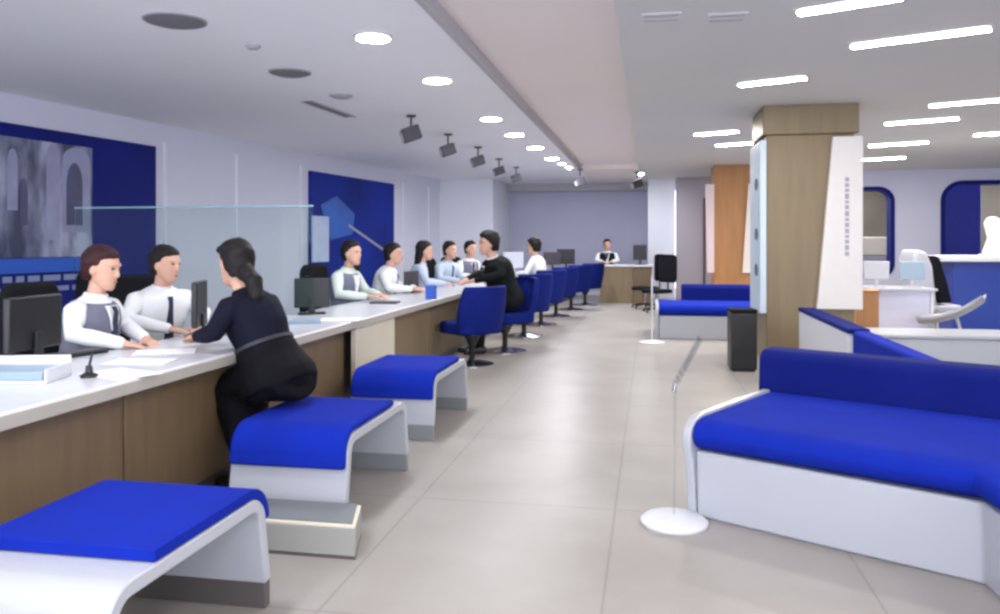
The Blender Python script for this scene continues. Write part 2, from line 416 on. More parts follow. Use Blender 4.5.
# panels of the front, split where the photo shows joints
seg = [(.2, 1.65, 'wood'), (1.65, 3.15, 'wood'), (3.15, 4.5, 'wood'), (4.5, 5.72, 'wood'), (5.72, 6.67, 'cream'), (6.67, 8.1, 'wood2'), (8.1, 9.7, 'wood2'), (9.7, 11.5, 'wood2'), (11.5, 13.4, 'wood2')]
for y0, y1, m_ in seg:
    x1 = -.03 if m_ == 'cream' else -.12
    o = MB().box(x1 - .04, x1, local(y0) + .008, local(y1) - .008, .09, .685).build('front_panel', m_, cm, bevel=.004)
    if m_ == 'cream': o['label'] = 'cream front panel'
MB().box(-.2, -.165, local(.2), local(13.4), 0, .7).build('carcass', 'kick', cm, smooth=False)
MB().box(-.19, -.15, local(.2), local(13.4), 0, .09).build('plinth', 'kick', cm, smooth=False)
for y0 in (.25, 3.12, 6.67, 10.4, 13.3):
    MB().box(-.66, -.2, local(y0), local(y0) + .05, 0, .705).build('side_panel', 'whitem', cm, bevel=.004)
# far counter swinging to the right
d2 = Vector((.33, 4.4)).normalized()
fc = thing('service_counter', 'far stretch of wood-fronted counter running on behind the row of blue chairs', 'counter', (-2.1, 13.5, 0), -math.atan2(d2.x, d2.y), group='service counters')
MB().box(-.7, 0, 0, 5.4, .705, .745).build('worktop', 'ctop', fc, bevel=.008)
MB().box(-.16, -.12, 0, 5.4, .09, .7).build('front_panel', 'wood2', fc, bevel=.004)
MB().box(-.19, -.15, 0, 5.4, 0, .09).build('plinth', 'kick', fc, smooth=False)
for y0 in (.01, 5.34): MB().box(-.66, -.16, y0, y0 + .05, 0, .705).build('side_panel', 'whitem', fc, bevel=.004)
# end desk facing the aisle
a = ad(600, 17.6); b = ad(652, 17.6)
ed = thing('reception_desk', 'small brown wood desk facing down the aisle at its far end', 'desk', (a.x, a.y, 0))
w = b.x - a.x
MB().box(-.02, w + .02, -.03, .68, .80, .84).build('desktop', 'ctop', ed, bevel=.006)
MB().box(0, w * .62, 0, .04, .0, .80).build('front_panel', 'wood2', ed, bevel=.004)
MB().box(w * .62 + .01, w, .04, .08, .0, .80).build('front_panel', 'wood', ed, bevel=.004)
for x0_ in (0, w - .04): MB().box(x0_, x0_ + .04, .09, .65, 0, .8).build('side_panel', 'wood2', ed, bevel=.004)

# ---------------------------------------------------------------- stools
def bend_path(L, H, r, splay, n=8):
    """inverted U in (y,z)"""
    pts = [(-L / 2 - splay, 0)]
    for k in range(n + 1):
        a = PI - (PI / 2) * k / n
        pts.append((-L / 2 + r + r * math.cos(a), H - r + r * math.sin(a)))
    for k in range(n + 1):
        a = PI / 2 - (PI / 2) * k / n
        pts.append((L / 2 - r + r * math.cos(a), H - r + r * math.sin(a)))
    pts.append((L / 2 + splay, 0))
    return pts
def strip(pts, t0, t1):
    """band between two offsets of a polyline, outward = left normal"""
    A, B = [], []
    n = len(pts)
    for i, (y, z) in enumerate(pts):
        a = pts[max(i - 1, 0)]; b = pts[min(i + 1, n - 1)]
        ty, tz = b[0] - a[0], b[1] - a[1]; l = math.hypot(ty, tz); ty /= l; tz /= l
        ny, nz = -tz, ty
        A.append((y + ny * t0, z + nz * t0)); B.append((y + ny * t1, z + nz * t1))
    return A + B[::-1]
def strip_mesh(pts, t0, t1, x0, x1):
    A = strip(pts, t0, t1); n = len(pts); mb = MB()
    rings = []
    for i in range(n):
        a = A[i]; b = A[2 * n - 1 - i]
        rings.append([Vector((x0, a[0], a[1])), Vector((x1, a[0], a[1])), Vector((x1, b[0], b[1])), Vector((x0, b[0], b[1]))])
    return mb.loft(rings)
def make_stool(loc, W, L, pad0, pad1, label, rz=0, kick='kick'):
    r = thing('bench_stool', label, 'stool', loc, rz, 'white bent stools with blue pads by the counter')
    H = .42
    fr = bend_path(L, H, .10, .045)
    cut = []
    for (y, z) in fr: cut.append((y, max(z, .10) if z < .1 else z))
    # frame stops at .10, the kick base carries it on to the floor
    cut[0] = (fr[0][0] + .006, .10); cut[-1] = (fr[-1][0] - .006, .10)
    strip_mesh(cut, -.045, 0, -W / 2, W / 2).build('frame', 'white', r, bevel=.007)
    for s_ in (-1, 1):
        y = s_ * (L / 2 + .038)
        MB().box(-W / 2 + .004, W / 2 - .004, min(y, y - s_ * .038), max(y, y - s_ * .038), 0, .10).build('kick_base', kick, r, bevel=.004)
    # pad: sub-path of the frame from arc-length pad0 to pad1
    dense = []
    for i in range(len(fr) - 1):
        for k in range(6):
            t_ = k / 6; dense.append((fr[i][0] * (1 - t_) + fr[i + 1][0] * t_, fr[i][1] * (1 - t_) + fr[i + 1][1] * t_))
    dense.append(fr[-1])
    acc = 0; out = []
    for i, p in enumerate(dense):
        if i: acc += math.hypot(p[0] - dense[i - 1][0], p[1] - dense[i - 1][1])
        if pad0 <= acc <= pad1: out.append(p)
    strip_mesh(out, .002, .038, -W / 2 + .006, W / 2 - .006).build('seat_pad', 'blue', r, bevel=.015, bseg=4)
    return r
SW = .59
sx = -1.38 - SW / 2
tot = .32 + .157 * 1 + .9 - .2 + .157 + .32
# arc length up the near leg ~ .32, then bend .157, then top .70, bend .157, far leg .32
make_stool((-1.36 - .60 / 2, 2.25, 0), .60, .86, .32 + .157 + .09, .32 + .157 + .66 + .157 + .03, 'blue-padded white bent stool with its bare white end forward, the one most in front')
make_stool((-1.38 - SW / 2, 3.99, 0), SW, .92, .24, .32 + .157 + .70, 'blue-padded white stool the woman in black is sitting on', kick='kickg')
make_stool((-1.42 - SW / 2, 5.68, 0), SW, .96, .24, .32 + .157 + .74, 'empty blue-padded white stool standing beyond the seated woman in black', kick='kickg')

a_ = at(355, 560, 0)
fs = thing('foot_step', 'low grey step on the floor before the stool of the seated woman', 'step')
A_ = [(-2.0, a_.y), (a_.x, a_.y), (a_.x - .07, a_.y + .26), (-2.0, a_.y + .26)]
MB().prism(A_, 'z', .0, .012).build('floor_strip', 'kick', fs, smooth=False)
MB().prism([(x_, y_) for x_, y_ in A_], 'z', .012, .128).build('step_body', mat('step_grey', (150, 150, 146), .5), fs, bevel=.004)
MB().prism(A_, 'z', .1285, .14).build('step_lit_edge', 'cream', fs, bevel=.003)  # pale strip stands in for light caught on the step's top edge
MB().prism([(A_[0][0], A_[0][1] + .02), (A_[1][0] - .02, A_[1][1] + .02), (A_[2][0] - .02, A_[2][1]), A_[3]], 'z', .1405, .145).build('step_mat', mat('step_mat_grey', (112, 118, 122), .6), fs, smooth=False)

# ---------------------------------------------------------------- blue chairs
def make_chair(loc, rz, label, base='black'):
    r = thing('swivel_chair', label, 'chair', loc, rz, 'blue swivel chairs in a row at the counter')
    # faces local +y
    W = .56
    MB().prism(rrect(-.28, .28, -.24, .28, .10), 'z', .34, .47).build('seat', 'chairblue', r, bevel=.035, bseg=4)
    rings = []
    for z, y, hw, th in ((.36, -.25, .27, .05), (.46, -.27, .30, .06), (.58, -.30, .31, .055), (.74, -.335, .30, .05), (.86, -.365, .27, .04)):
        n = 12; ring = []
        for k in range(n + 1):
            u = -1 + 2 * k / n; ring.append(Vector((u * hw, y + .16 * abs(u) ** 2.4 + th / 2, z)))
        for k in range(n + 1):
            u = 1 - 2 * k / n; ring.append(Vector((u * hw * 1.06, y + .16 * abs(u) ** 2.4 - th / 2 - .01, z)))
        rings.append(ring)
    MB().loft(rings).build('backrest', 'chairblue', r, bevel=.015, sub=1)
    MB().lathe([(.03, .05), (.03, .2), (.045, .22), (.09, .31), (.12, .345)], seg=20).build('pedestal', base, r)
    MB().lathe([(.0001, .0), (.24, .0), (.24, .012), (.20, .025), (.06, .04), (.04, .06), (.0001, .06)], seg=32).build('base_disc', 'chrome', r)
    return r
def face(fx, fy): return math.atan2(-fx, fy)
c1 = ad(472, 8.7)
make_chair((c1.x, c1.y, 0), face(-.85, .65), 'empty blue swivel chair nearest in the row, just past the last stool')
rowpos = [(505, 9.75, 'blue swivel chair the man in the dark suit sits on'),
          (524, 11.3, 'blue swivel chair just beyond the man in the dark suit'),
          (541, 12.9, 'blue swivel chair under the person with white collar'),
          (556, 14.4, 'blue swivel chair just beyond the person with white collar'),
          (571, 15.8, 'blue swivel chair, last but one of the row'),
          (585, 17.0, 'blue swivel chair at the far end of the row')]
chairs = []
for px, d, lb in rowpos:
    c = ad(px, d); chairs.append(c); make_chair((c.x, c.y, 0), face(-.78, .62) if px > 510 else face(-.62, -.78), lb).scale = (1.1, 1.1, 1.04)

# ---------------------------------------------------------------- sofas
def arc_front(v0, v1, z0, z1, r, n=6):
    """cushion cross-section (v,z) with a big round front edge"""
    pts = [(v1, z0)]
    pts.append((v1, z1))
    for k in range(n + 1):
        a = PI / 2 + PI * k / n
        pts.append((v0 + r + r * math.cos(a), (z0 + z1) / 2 + (z1 - z0) / 2 * math.sin(a)))
    return pts
def make_sofa(path, label, D=.92, back_start=0.0):
    base = Vector((path[0][0], path[0][1], 0))
    P = [(p[0] - base.x, p[1] - base.y) for p in path]
    r = thing('lounge_sofa', label, 'sofa', base, 0, 'blue and white lounge sofas')
    MB().sweep(P, arc_front(-.02, D, .325, .475, .10)).build('seat_cushion', 'blue', r, bevel=.012)
    u0 = (Vector(P[1]) - Vector(P[0])).normalized() * back_start
    PB = [(P[0][0] + u0.x, P[0][1] + u0.y)] + P[1:]
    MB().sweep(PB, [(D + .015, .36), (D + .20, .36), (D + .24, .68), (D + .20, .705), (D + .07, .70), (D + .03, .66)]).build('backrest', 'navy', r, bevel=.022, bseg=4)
    MB().sweep(P, [(.035, .0), (D + .2, .0), (D + .2, .35), (D + .01, .35), (D + .01, .322), (.02, .322)]).build('shell_base', 'white', r, bevel=.012)
    # end plate
    u = (Vector(P[1]) - Vector(P[0])).normalized(); n = Vector((-u.y, u.x))
    prof = [(0.03, 0), (D + .22, 0), (D + .22, .36), (D + .0, .36), (D, .485), (.12, .485)]
    prof += [(.12 - .155 * math.sin(a), .485 - .09 + .09 * math.cos(a)) for a in (.35, .8, 1.2, 1.57)] + [(-.035, .34), (.0, .25)]
    A = [Vector((P[0][0] + n.x * v - u.x * .045, P[0][1] + n.y * v - u.y * .045, z)) for v, z in prof]
    B = [Vector((P[0][0] + n.x * v - u.x * .002, P[0][1] + n.y * v - u.y * .002, z)) for v, z in prof]
    MB().loft([A, B]).build('end_panel', 'white', r, bevel=.008)
    u = (Vector(P[-1]) - Vector(P[-2])).normalized(); n = Vector((-u.y, u.x))
    A = [Vector((P[-1][0] + n.x * v + u.x * .045, P[-1][1] + n.y * v + u.y * .045, z)) for v, z in prof]
    B = [Vector((P[-1][0] + n.x * v + u.x * .002, P[-1][1] + n.y * v + u.y * .002, z)) for v, z in prof]
    MB().loft([A, B]).build('end_panel', 'white', r, bevel=.008)
    return r
make_sofa([(.205, 3.936), (1.235, 3.355), (1.26, 2.3)], 'large angled blue sofa on a white base, at the right beside the floor stand', D=.96, back_start=-.085)
make_sofa([(.12, 11.2), (2.0, 11.2)], 'distant blue sofa with white shell, behind the black bin', D=.95, back_start=.34)
# sofa seen from its back, white shell with blue rim
bs = thing('lounge_sofa', 'sofa with its white back turned, dark blue rim, in front of the brown column', 'sofa', (1.47, 6.45, 0), 0, 'blue and white lounge sofas')
MB().box(0, .05, 0, 2.0, .0, .63).build('back_shell', 'whitem', bs, bevel=.012)
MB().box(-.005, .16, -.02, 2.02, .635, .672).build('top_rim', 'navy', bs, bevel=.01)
MB().box(.055, .16, .02, 1.98, .36, .63).build('backrest', 'blue', bs, bevel=.02)
MB().box(.165, .46, .02, 1.98, .34, .45).build('seat_cushion', 'blue', bs, bevel=.03)
MB().box(.06, .45, .03, 1.97, 0, .335).build('shell_base', 'white', bs, bevel=.012)
cs = thing('lounge_sofa', 'all-blue backed sofa running toward the front sofa from the white-backed one', 'sofa', (1.5, 4.82, 0), 0, 'blue and white lounge sofas')
MB().box(0, .13, 0, 1.60, .10, .66).build('backrest', 'blue', cs, bevel=.025)
MB().box(.02, .42, .02, 1.59, .0, .095).build('shell_base', 'white', cs, bevel=.008)
MB().box(.135, .42, .01, 1.59, .10, .44).build('seat_cushion', 'blue', cs, bevel=.03)
MB().box(.425, .455, .0, 1.60, .0, .46).build('side_shell', 'white', cs, bevel=.01)

# ---------------------------------------------------------------- floor sign stand
p = at(674, 523, 0)
st = thing('sign_stand', 'slim clear acrylic sign stand on a round white base beside the large sofa', 'sign stand', p)
MB().lathe([(.0001, 0), (.155, 0), (.158, .012), (.14, .028), (.03, .04), (.0001, .04)], seg=40).build('base_disc', 'whitem', st)
MB().tube([(0, 0, .04), (0.005, 0, .66)], .006, ball=False).build('pole', 'clear', st)
MB().tube([(0, 0, .62), (0.005, 0, .66)], .009, ball=False).build('clamp', 'chrome', st)
mt = Matrix.Translation((0.06, 0, .76)) @ Matrix.Rotation(math.radians(28), 4, 'Y')
MB().box(-.004, .004, -.11, .11, -.13, .13, mt).build('sign_panel', 'clear', st, bevel=.002)
# second, farther stand
p = at(652, 343, 0)
s2 = thing('sign_stand', 'distant small white floor stand in front of the far sofa end', 'sign stand', p)
MB().lathe([(.0001, 0), (.17, 0), (.17, .014), (.03, .04), (.0001, .04)], seg=32).build('base_disc', 'whitem', s2)
MB().tube([(0, 0, .04), (0, 0, .9)], .011, ball=False).build('pole', 'whitem', s2)

# bin
p = at(742, 370, 0)
bn = thing('litter_bin', 'tall black square litter bin at the foot of the brown column', 'bin', p, math.radians(4))
MB().box(-.13, .13, -.13, .13, 0.02, .60).build('bin_body', 'black', bn, bevel=.012)
MB().prism([(-.135, -.135), (.135, -.135), (.135, .135), (-.135, .135)], 'z', .602, .64).build('bin_lid', 'blackf', bn, bevel=.012)
MB().box(-.11, .11, -.11, .11, 0, .02).build('bin_foot', 'black', bn)

# ---------------------------------------------------------------- columns
cx0 = ad(764, 8.55); 
X0, X1, Y0, Y1 = 1.25, 2.16, 9.15, 10.0
struct(MB().box(X0, X1, Y0, Y1, 0, 2.5), 'column', 'wood2', 'wide tan wood-clad column', bevel=.012)
struct(MB().box(X0 - .04, X1 + .04, Y0 - .04, Y1, 2.5, CEIL), 'column_capital', 'wood2', 'thicker tan head of the column', bevel=.012)
f = thing('display_sign', 'tapered white display board with a faint vertical line of grey lettering, on the tan column', 'display board', (0, Y0 - .06, 0))
a0 = ad(833, 8.45); b0 = ad(818, 8.45); r0 = ad(863, 8.45)
def on(px, yy): r = ad(px, 1.0); return r.x / r.y * yy
fy = Y0 - .08
zt = EYE + 106 / FL * 8.6; zb = EYE - 66 / FL * 8.6
MB().prism([(on(817, fy), zb), (on(863, fy), zb), (on(863, fy), zt), (on(833, fy), zt)], 'y', -.02, .055).build('board', 'cream' if 0 else mat('warm_white_board', (216, 212, 210), .45, var=.02), f, bevel=.006)
mb = MB()
zc = 2.02
random.seed(9)
while zc > 1.2:
    h_ = random.uniform(.03, .06); mb.box(on(845, fy), on(849, fy), -.024, -.02, zc - h_, zc); zc -= h_ + .018
mb.build('lettering', 'mark', f, smooth=False)
f2 = thing('display_sign', 'narrow pale blue display board with three dark emblems, on the side of the tan column', 'display board', (X0 - .02, Y0 + .45, 0))
MB().box(-.05, .018, -.50, .38, .55, 2.44).build('board', 'fin', f2, bevel=.006)
for zc in (1.98, 1.42, 1.02):
    MB().prism([(-.2 + .13 * math.cos(k * PI / 4), zc + .07 * math.sin(k * PI / 4)) for k in range(8)], 'x', -.056, -.05).build('emblem', 'markd', f2, smooth=False)
# second column
def onx(px, yy): r = ad(px, 1.0); return r.x / r.y * yy
yc = 15.9
struct(MB().box(onx(714, yc), onx(753, yc), yc, yc + .8, 0, CEIL), 'column', 'orangewood', 'farther orange wood-clad column', bevel=.012)
f3 = thing('display_sign', 'thin pink-white board on the aisle side of the orange column', 'display board', (0, yc - .06, 0))
MB().prism([(onx(707, yc), .75), (onx(714, yc), .75), (onx(714, yc), 2.45), (onx(705, yc), 2.45)], 'y', -.02, .04).build('board', mat('pinkish_white', (222, 200, 204), .5), f3, bevel=.004)
f4 = thing('display_sign', 'thin tapered white board on the right edge of the orange column', 'display board', (0, yc - .06, 0))
MB().prism([(onx(742, yc), .75), (onx(754, yc), .75), (onx(754, yc), 2.45), (onx(748, yc), 2.45)], 'y', -.02, .04).build('board', mat('pinkish_white2', (226, 214, 210), .5), f4, bevel=.004)

# ---------------------------------------------------------------- right background furniture
bd = thing('reception_desk', 'tall blue desk with a white top in front of the pale right wall', 'desk', (4.25, 12.4, 0))
MB().box(0, 3.2, 0, .6, .04, 1.05).build('front_panel', 'bluedesk', bd, bevel=.01)
MB().box(-.22, 3.25, -.12, .7, 1.055, 1.14).build('desktop', 'whitem', bd, bevel=.012)
MB().box(.03, 3.15, .02, .58, 0, .04).build('plinth', 'kick', bd)
MB().box(.62, .66, -.012, 0, .04, 1.05).build('joint_strip', 'chrome', bd)
p = ad(992, 11.6)
wm = thing('desk_display', 'white tapered display standing on the blue desk', 'display', (p.x + .1, 12.6, 1.141))
MB().prism([(-.28, .021), (.45, .021), (.45, .48), (.05, .46), (-.10, .56), (-.20, .55), (-.25, .47), (-.20, .25)], 'y', -.04, .04).build('display_body', 'whitem', wm, bevel=.03)
MB().box(-.30, .44, -.07, .07, -.001, .02).build('display_foot', 'whitem', wm, bevel=.004)
# white moulded chair
p = ad(956, 9.9)
tc_ = thing('tulip_chair', 'white moulded chair on a thin pedestal leg in front of the blue desk', 'chair', (p.x, p.y, 0), math.radians(-28))
rings = []
for x, z, hw in ((-.42, .34, .18), (-.30, .33, .28), (-.1, .38, .33), (.08, .46, .32), (.22, .56, .27), (.30, .63, .17)):
    ring = []
    for k in range(9):
        u = -1 + 2 * k / 8; ring.append(Vector((x, u * hw, z + .07 * u * u)))
    for k in range(9):
        u = 1 - 2 * k / 8; ring.append(Vector((x + .005, u * hw, z + .07 * u * u - .035)))
    rings.append(ring)
MB().loft(rings).build('seat_shell', 'white', tc_, bevel=.004, sub=1)
MB().tube([(.0, 0, .43), (.06, 0, .2), (.07, 0, .02)], [.022, .018, .022], ball=False).build('pedestal', 'whitem', tc_)
MB().lathe([(.0001, 0), (.24, 0), (.23, .012), (.03, .03), (.0001, .03)], c=(.07, 0, 0)).build('base_disc', 'whitem', tc_)
# high backed chair
p = ad(934, 11.0)
hc = thing('office_chair', 'high-backed office chair, pale grey shell with a black pad, left of the blue desk', 'chair', (p.x, p.y, 0), math.radians(8))
MB().prism([(-.30, .35), (-.05, .35), (-.12, 1.0), (-.20, 1.20), (-.34, 1.24), (-.38, 1.12), (-.33, .8)], 'y', -.24, .24).build('backrest', 'grey', hc, bevel=.05, bseg=4)
MB().prism([(-.04, .5), (.14, .52), (.08, .78), (-.02, 1.12), (-.10, 1.16), (-.115, 1.0)], 'y', -.22, .22).build('back_pad', 'blackf', hc, bevel=.03)
MB().prism(rrect(-.30, .28, -.26, .26, .1), 'z', .38, .48).build('seat', 'grey', hc, bevel=.03)
MB().tube([(0, 0, .08), (0, 0, .38)], .03, ball=False).build('pedestal', 'chrome', hc)
mb = MB()
for k in range(5):
    a = k * 2 * PI / 5; mb.tube([(0, 0, .08), (.28 * math.cos(a), .28 * math.sin(a), .04)], [.025, .018])
    mb.ell((.28 * math.cos(a), .28 * math.sin(a), .028), (.028, .028, .028), seg=10)
mb.build('star_base', 'black', hc)
# low white desk with equipment
p = ad(868, 10.4)
wd_ = thing('work_table', 'low white table behind the column, carrying pale equipment', 'table', (p.x, p.y, 0))
MB().box(0, .84, 0, .7, .70, .735).build('tabletop', 'white', wd_, bevel=.008)
MB().box(.05, .09, .05, .65, 0, .70).build('side_panel', 'whitem', wd_); MB().box(.77, .81, .05, .65, 0, .7).build('side_panel', 'whitem', wd_)
MB().box(.09, .77, .08, .12, .1, .70).build('modesty_panel', 'wallright', wd_)
for i, (dx, lb, m_) in enumerate(((.18, 'small pale monitor on the low white table, nearer the column', 'grey'), (.62, 'pale grey monitor with dark screen edge on the low white table', 'tealg'))):
    mo = thing('computer_monitor', lb, 'monitor', (p.x + dx, p.y + .3, .735), 0, 'computer monitors')
    MB().box(-.16, .16, -.015, .015, .1, .34).build('screen_housing', m_, mo, bevel=.01)
    MB().box(-.02, .02, -.01, .03, .01, .12).build('neck', 'grey', mo)
    MB().box(-.09, .09, -.07, .07, 0, .012).build('foot', 'grey', mo, bevel=.004)
p = ad(857, 9.6)
tag(MB().box(0, .25, 0, .3, 0, .72).box(-.01, .26, -.01, .31, .72, .745).build('side_cabinet', 'orangewood', bevel=.006, loc=(p.x + .05, p.y + .2, 0)), 'small brown wooden cabinet between the tan column and the low white table', 'cabinet')
# low white bench run at the right, behind the front sofa
p = ad(905, 8.6)
tag(MB().prism(rrect(-.9, 2.0, -.3, .35, .12), 'z', .0, .33).prism(rrect(-.93, 2.03, -.33, .38, .14), 'z', .331, .37).build('display_plinth', 'white', bevel=.012, loc=(p.x + .5, p.y, 0)), 'long low white plinth on the floor in front of the moulded white chair', 'plinth')

# ---------------------------------------------------------------- ceiling fittings
def downlight(p, lb, r=.12):
    t_ = thing('ceiling_downlight', lb, 'ceiling light', (p.x, p.y, CEIL), 0, 'round downlights over the counter')
    seg = 32
    prof = [(r + .02, -.001), (r + .02, -.01), (r, -.014), (r - .005, -.001)]
    mb = MB()
    rr = [[Vector((q * math.cos(2 * PI * k / seg), q * math.sin(2 * PI * k / seg), z)) for q, z in prof] for k in range(seg)]
    mb.loft(rr, close=True).build('trim_ring', 'whitem', t_)
    MB().lathe([(.0001, -.006), (r - .004, -.006), (r - .004, -.001), (.0001, -.001)], seg=32).build('diffuser', 'glow', t_)
    return t_
DL = [(373, 36, 'nearest and largest glowing round downlight above the counter'), (437, 79, 'second glowing round downlight from the camera end of the row'), (491, 118, 'third glowing round downlight along the row'),
      (515, 134, 'fourth glowing round downlight along the row'), (535, 147, 'fifth glowing round downlight along the row'), (552, 158, 'farthest small glowing round downlight of the row')]
lamp_pts = []
small_pts = []
for x, y, lb in DL:
    p = at(x, y, CEIL); downlight(p, lb); lamp_pts.append(p)
def linear_light(p, L, lb, W=.11, rz=-math.radians(24)):
    t_ = thing('linear_light', lb, 'ceiling light', (p.x, p.y, CEIL), rz, 'slot lights over the lounge')
    MB().box(-L / 2 - .02, L / 2 + .02, -W / 2 - .02, W / 2 + .02, -.008, -.001).build('frame', 'whitem', t_, bevel=.002)
    MB().prism(rrect(-L / 2, L / 2, -W / 2, W / 2, W / 2 - .002), 'z', -.016, -.008).build('diffuser', 'glow', t_)
for x, y, r_, lb in ((562, 163, .10, 'glowing downlight just past the six of the row'), (569, 167, .10, 'very last glowing downlight before the back wall'), (641, 173, .06, 'tiny glowing recessed light washing the white pier')):
    p = at(x, y, CEIL); downlight(p, lb, r_); small_pts.append(p)
for y in (-1.5, .6, 2.5):
    downlight(Vector((-1.95, y, 0)), 'round downlight over the counter, outside the picture toward the entrance')
LL = [(848, 3, .6, 'slot light cut by the top edge of the picture above the column'), (918, 36, .9, 'longest and brightest slot light, upper right'), (772, 80, .6, 'slot light just above the left side of the tan column head'),
      (716, 132, .6, 'slot light left of the column, over the far sofa'), (739, 143, .7, 'slot light partly hidden by the column head'), (972, 101, .8, 'bright slot light near the right edge, below the longest one'),
      (921, 120, .8, 'slot light right of the column head'), (1004, 132, .7, 'slot light cut by the right edge of the picture'), (898, 143, .8, 'dim slot light above the narrow opening'), (880, 158, .8, 'faintest slot light, lowest above the narrow opening')]
lin_pts = []
for x, y, L, lb in LL:
    p = at(x, y, CEIL); linear_light(p, L, lb); lin_pts.append((p, L))
def round_vent(x, y, r, lb, m_='vent', name='ceiling_speaker', cat='ceiling speaker'):
    p = at(x, y, CEIL)
    t_ = thing(name, lb, cat, (p.x, p.y, CEIL))
    MB().lathe([(.0001, -.03), (r * .7, -.03), (r, -.014), (r, -.001), (.0001, -.001)], seg=36).build('grille', m_, t_)
    MB().lathe([(r * .98, -.001), (r * 1.08, -.001), (r * 1.08, -.009), (r * .98, -.009)], seg=36).build('rim', 'ventl', t_)
round_vent(175, 20, .19, 'largest dark round grille in the ceiling, upper left', 'vent', 'ceiling_vent', 'ceiling vent')
round_vent(290, 72, .17, 'dark round grille in the ceiling between the detector and the slot', 'vent', 'ceiling_vent', 'ceiling vent')
round_vent(253, 45, .055, 'tiny grey round detector between the two dark grilles', 'ventl', 'smoke_detector', 'detector')
round_vent(341, 95, .11, 'pale round grille just past the second dark grille', 'ventl', 'ceiling_speaker', 'ceiling speaker')
p = at(330, 109, CEIL); q = at(310, 102, CEIL); q2 = at(352, 117, CEIL)
dv = q2 - q
t_ = thing('ceiling_vent', 'narrow dark slot vent running obliquely in the left ceiling', 'ceiling vent', (p.x, p.y, CEIL), math.atan2(dv.y, dv.x))
MB().box(-dv.length / 2, dv.length / 2, -.05, .05, -.01, -.001).build('slot', 'vent', t_)
MB().box(-dv.length / 2 - .02, dv.length / 2 + .02, -.07, -.05, -.014, -.001).box(-dv.length / 2 - .02, dv.length / 2 + .02, .05, .07, -.014, -.001).build('frame', 'ventl', t_)
for i, (x, y, lb) in enumerate(((661, 17, 'pale slotted vent in the lounge ceiling, nearer the aisle'), (727, 17, 'pale slotted vent in the lounge ceiling, farther from the aisle'))):
    p = at(x, y, CEIL)
    t_ = thing('ceiling_vent', lb, 'ceiling vent', (p.x, p.y, CEIL))
    MB().box(-.13, .13, -.1, .1, -.006, -.001).build('frame', 'ceilg', t_)
    MB().box(-.11, .11, -.07, -.04, -.009, -.006).box(-.11, .11, .04, .07, -.009, -.006).build('slat', 'ventl', t_)
# hanging spotlights
SPL = ['nearest and largest dark spotlight hanging from the left ceiling', 'second dark hanging spotlight in the row', 'third dark hanging spotlight in the row', 'fourth dark hanging spotlight in the row', 'fifth and farthest dark spotlight of the row over the clerks',
       'lone dark spotlight over the back wall', 'dark spotlight beside the white pier at the back']
for (x, y, s_), lb in zip(((411, 134, 1.1), (448, 150, 1), (478, 161, 1), (499, 171, .95), (516, 178, .9), (580, 182, .95), (637, 184, 1.1)), SPL):
    zc = 2.60 if x < 560 else 2.56
    p = at(x, y, zc)
    t_ = thing('ceiling_spotlight', lb, 'spotlight', (p.x, p.y, CEIL), math.radians(25), 'dark ceiling spotlights')
    MB().box(-.05, .05, -.05, .05, -.02, -.001).build('ceiling_plate', 'spot', t_)
    MB().tube([(0, 0, -.02), (0, 0, -.14)], .012, ball=False).build('stem', 'spot', t_)
    m_ = Matrix.Translation((0, 0, zc - CEIL)) @ Matrix.Rotation(math.radians(-20), 4, 'Y')
    MB().box(-.10 * s_, .10 * s_, -.07 * s_, .07 * s_, -.075 * s_, .075 * s_, m_).build('housing', 'spot', t_, bevel=.015)
    MB().box(-.112 * s_, -.10 * s_, -.05 * s_, .05 * s_, -.05 * s_, .05 * s_, m_).build('lens', 'ventl', t_, bevel=.004)

# ---------------------------------------------------------------- people
HAIRTEX = bpy.data.textures.new('hair_clumps', 'CLOUDS'); HAIRTEX.noise_scale = .035
def rot_to(z_dir, y_hint=Vector((0, 1, 0))):
    z = z_dir.normalized(); x = y_hint.cross(z).normalized(); y = z.cross(x)
    return Matrix((x, y, z)).transposed().to_4x4()
def hand(mb, wrist, d, up, side, s=1.0, curl=.5):
    """palm and five fingers; d = pointing direction, up = back of the hand, side=+1 thumb towards side vector"""
    d = d.normalized(); up = (up - d * up.dot(d)).normalized(); sv = d.cross(up) * side
    def rg(c, a, b): return [c + sv * a * math.cos(2 * PI * k / 12) + up * b * math.sin(2 * PI * k / 12) for k in range(12)]
    mb.loft([rg(wrist, .027 * s, .02 * s), rg(wrist + d * .035 * s, .036 * s, .017 * s), rg(wrist + d * .085 * s, .041 * s, .014 * s), rg(wrist + d * .095 * s, .036 * s, .010 * s)])
    for k, (o, L) in enumerate(((.030, .072), (.010, .08), (-.011, .075), (-.031, .058))):
        b = wrist + d * .088 * s + sv * o * s
        m = b + (d * .9 - up * .25 * curl + sv * o * 1.2).normalized() * L * .45 * s
        e = m + (d * .8 - up * .9 * curl).normalized() * L * .55 * s
        mb.tube([b - d * .02 * s, m, e], [.0092 * s, .0085 * s, .007 * s], seg=8)
    b = wrist + d * .03 * s + sv * .032 * s
    m = b + (d * .7 + sv * .75).normalized() * .035 * s
    e = m + (d * .95 + sv * .25 - up * .3).normalized() * .03 * s
    mb.tube([b, m, e], [.012 * s, .0105 * s, .0085 * s], seg=8)

